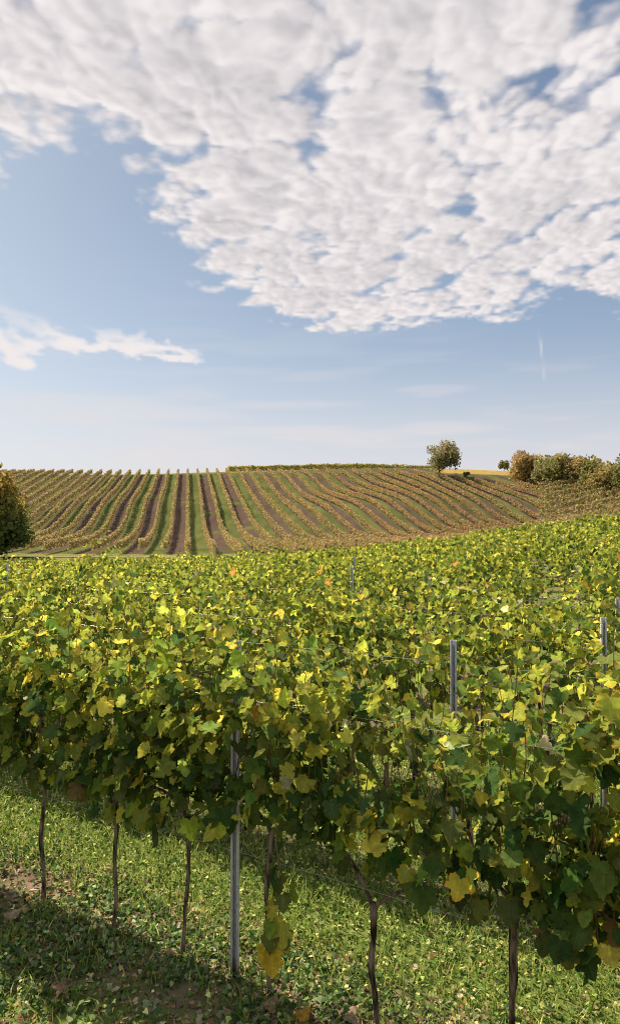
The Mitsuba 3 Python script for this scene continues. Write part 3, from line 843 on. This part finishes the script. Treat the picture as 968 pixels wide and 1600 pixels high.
def make_tree(key, label, cat, x, y, h, w, cols, r, trunk=True, n=3800, leaf=0.22, crown_low=0.12, lobes=14, squash=1.0, zoff=0.0, topcols=None, group=None):
    z = float(height(x, y)) + zoff
    base = np.array([x, y, z])
    cz = h * (crown_low + 1) / 2; rz = h * (1 - crown_low) / 2
    # lobes of the crown
    L = []
    for q in range(lobes):
        d = unit(r.normal(0, 1, 3)); rad = r.uniform(0.35, 0.80)
        fl = 1.0 if d[2] > 0 else 0.55 + 0.45 * (1 - crown_low)          # crowns that reach the ground stay wide there
        c = np.array([d[0] * w / 2 * rad * fl, d[1] * w / 2 * rad * squash * fl, cz + d[2] * rz * rad])
        s = r.uniform(0.26, 0.58) * min(w, h) / 2 * (1.15 - 0.35 * rad)
        L.append((c, s))
    # trunk and limbs
    segs = [tube([base + [0, 0, -0.2], base + [0.02 * h, 0, 0.15 * h], base + [0.01 * h, 0.01 * h, 0.45 * h]], [0.030 * h, 0.024 * h, 0.014 * h], 7)]
    for c, s in L[: max(5, lobes // 2)]:
        a = base + [0.01 * h, 0, r.uniform(0.12, 0.4) * h]; b = base + c
        mid = (a + b) / 2 + r.normal(0, 0.04 * h, 3)
        segs.append(tube([a, mid, b], [0.012 * h, 0.008 * h, 0.003 * h], 5))
    scene[key + '__trunk'] = ply(join(segs), 'bark_mat', smooth=True)
    P, C = [], []
    tot = sum(s ** 2 for _, s in L)
    for c, s in L:
        m = int(n * s ** 2 / tot)
        d = unit(r.normal(0, 1, (m, 3))); rr = s * (0.35 + 0.8 * r.random((m, 1)) ** 0.7)
        nn = meshkit.fbm(d * 2.2 + c, 3, 4)[:, None]
        P.append(c + d * rr * (0.7 + 0.65 * nn))
        base_c = cols[r.integers(0, len(cols))]
        cc = cols[r.integers(0, len(cols), m)] * 0.5 + base_c * 0.5
        if topcols is not None:
            t = sstep(0.50, 0.95, (P[-1][:, 2] / h) + 0.05 * P[-1][:, 0] + 0.15 * r.normal(size=m))[:, None]
            cc = cc * (1 - t) + topcols[r.integers(0, len(topcols), m)] * t
        C.append(cc * (1.0 if cat == 'tree' else 0.8) * r.lognormal(0, 0.22, (m, 1)))
    P, C = np.vstack(P), np.vstack(C)
    keep = P[:, 2] > 0.05
    v, f, u = clumps(r, P[keep] + base, leaf * r.uniform(0.6, 1.4, keep.sum()), C[keep], 0.4)
    scene[key + '__crown'] = ply((v, f), 'foliage_mat', uv=u)
    tag(key + '__crown', kind='stuff')
    tag(key, label, cat, group)


def at(px, Z): return (px - 484) / F * Z, Z


DK = np.array([[0.09, 0.14, 0.045], [0.12, 0.17, 0.055], [0.17, 0.21, 0.065]])
OL = np.array([[0.22, 0.22, 0.10], [0.30, 0.28, 0.14], [0.17, 0.18, 0.08], [0.36, 0.31, 0.17]])
ORG = np.array([[0.40, 0.28, 0.11], [0.33, 0.25, 0.10], [0.46, 0.34, 0.14], [0.27, 0.24, 0.09]])
GRN = np.array([[0.15, 0.17, 0.065], [0.20, 0.22, 0.08], [0.28, 0.28, 0.10], [0.34, 0.28, 0.11]])
RD = np.array([[0.34, 0.23, 0.17], [0.28, 0.19, 0.14], [0.42, 0.30, 0.22]])
x, y = at(-8, 52)
make_tree('edge_tree', 'dark green bushy tree at the left edge with orange-yellow top', 'tree', x, y, 6.3, 5.6, DK, np.random.default_rng(1), n=9000, leaf=0.26, crown_low=0.0, lobes=24, topcols=np.array([[0.36, 0.25, 0.06], [0.20, 0.18, 0.05], [0.44, 0.30, 0.08]]))
x, y = at(685, 116)
make_tree('lone_tree', 'lone rounded olive-green tree standing on the hill crest', 'tree', x, y, 6.0, 8.8, OL, np.random.default_rng(2), n=3800, leaf=0.24, crown_low=0.12, lobes=20, zoff=0.0)
x, y = at(787, 140)
make_tree('distant_bush', 'small dark green bush on the skyline between lone tree and hedge', 'bush', x, y, 2.4, 2.9, GRN, np.random.default_rng(3), n=900, leaf=0.22, crown_low=0.0, lobes=8)
x, y = at(728, 116)
make_tree('low_shrub', 'low dark shrub just right of the lone tree', 'bush', x, y, 0.9, 2.2, GRN, np.random.default_rng(33), n=350, leaf=0.2, crown_low=0.0, lobes=6)
HEDGE = [(828, 106, 4.9, 5.6, ORG, 'orange-brown round tree at the left end of the hedge'), (816, 112, 4.9, 4.0, RD, 'reddish bare-looking shrub behind the left end of the hedge'),
         (858, 102, 5.0, 6.6, OL, 'olive tree with tan leaves, second in the hedge'), (884, 99, 5.4, 6.6, GRN, 'tall green tree in the middle of the hedge'), (908, 98, 5.3, 6.4, np.vstack([ORG[:2], OL[:2]]), 'brown-orange tall tree right of the hedge middle'),
         (930, 95, 5.0, 6.8, GRN, 'dark green tree in the right part of the hedge'), (958, 91, 5.2, 7.0, np.vstack([ORG[1:2], GRN]), 'brownish green tree at the right edge, end of the hedge'), (990, 87, 5.4, 6.0, GRN, 'green tree of the hedge cut by the right edge')]
for q, (px, Z, h, w_, cols, lab) in enumerate(HEDGE):
    x, y = at(px, Z)
    make_tree(key_for('hedge_tree'), lab, 'tree', x, y, h, w_, cols, np.random.default_rng(60 + q), n=3600, leaf=0.28, crown_low=0.0, lobes=16)
# another block of vines right of the hill rows, its rows running sideways
SC = np.array([[0.40, 0.40, 0.17], [0.30, 0.32, 0.13], [0.48, 0.41, 0.20], [0.40, 0.27, 0.18], [0.52, 0.49, 0.21]])
r = np.random.default_rng(90)
for q, Z in enumerate(np.arange(62, 99, 2.6)):
    xa = (846 + 4 * math.sin(q * 2.1) - 484) / F * Z
    xs = np.arange(xa, 0.4523 * Z + 7, 1.0); ys = Z + 0.12 * (xs - xa)
    if len(xs) < 4: continue
    key = key_for('side_vine_row')
    v, f, u = hill_row(r, xs, ys, 85, 1.75, 0.28, SC, 0.15)
    scene[key] = ply((v, f), 'foliage_mat', uv=u)
    tag(key, 'overgrown pale green and reddish vine row running sideways below the hedge', 'vine row', 'sideways vine rows below the hedge')
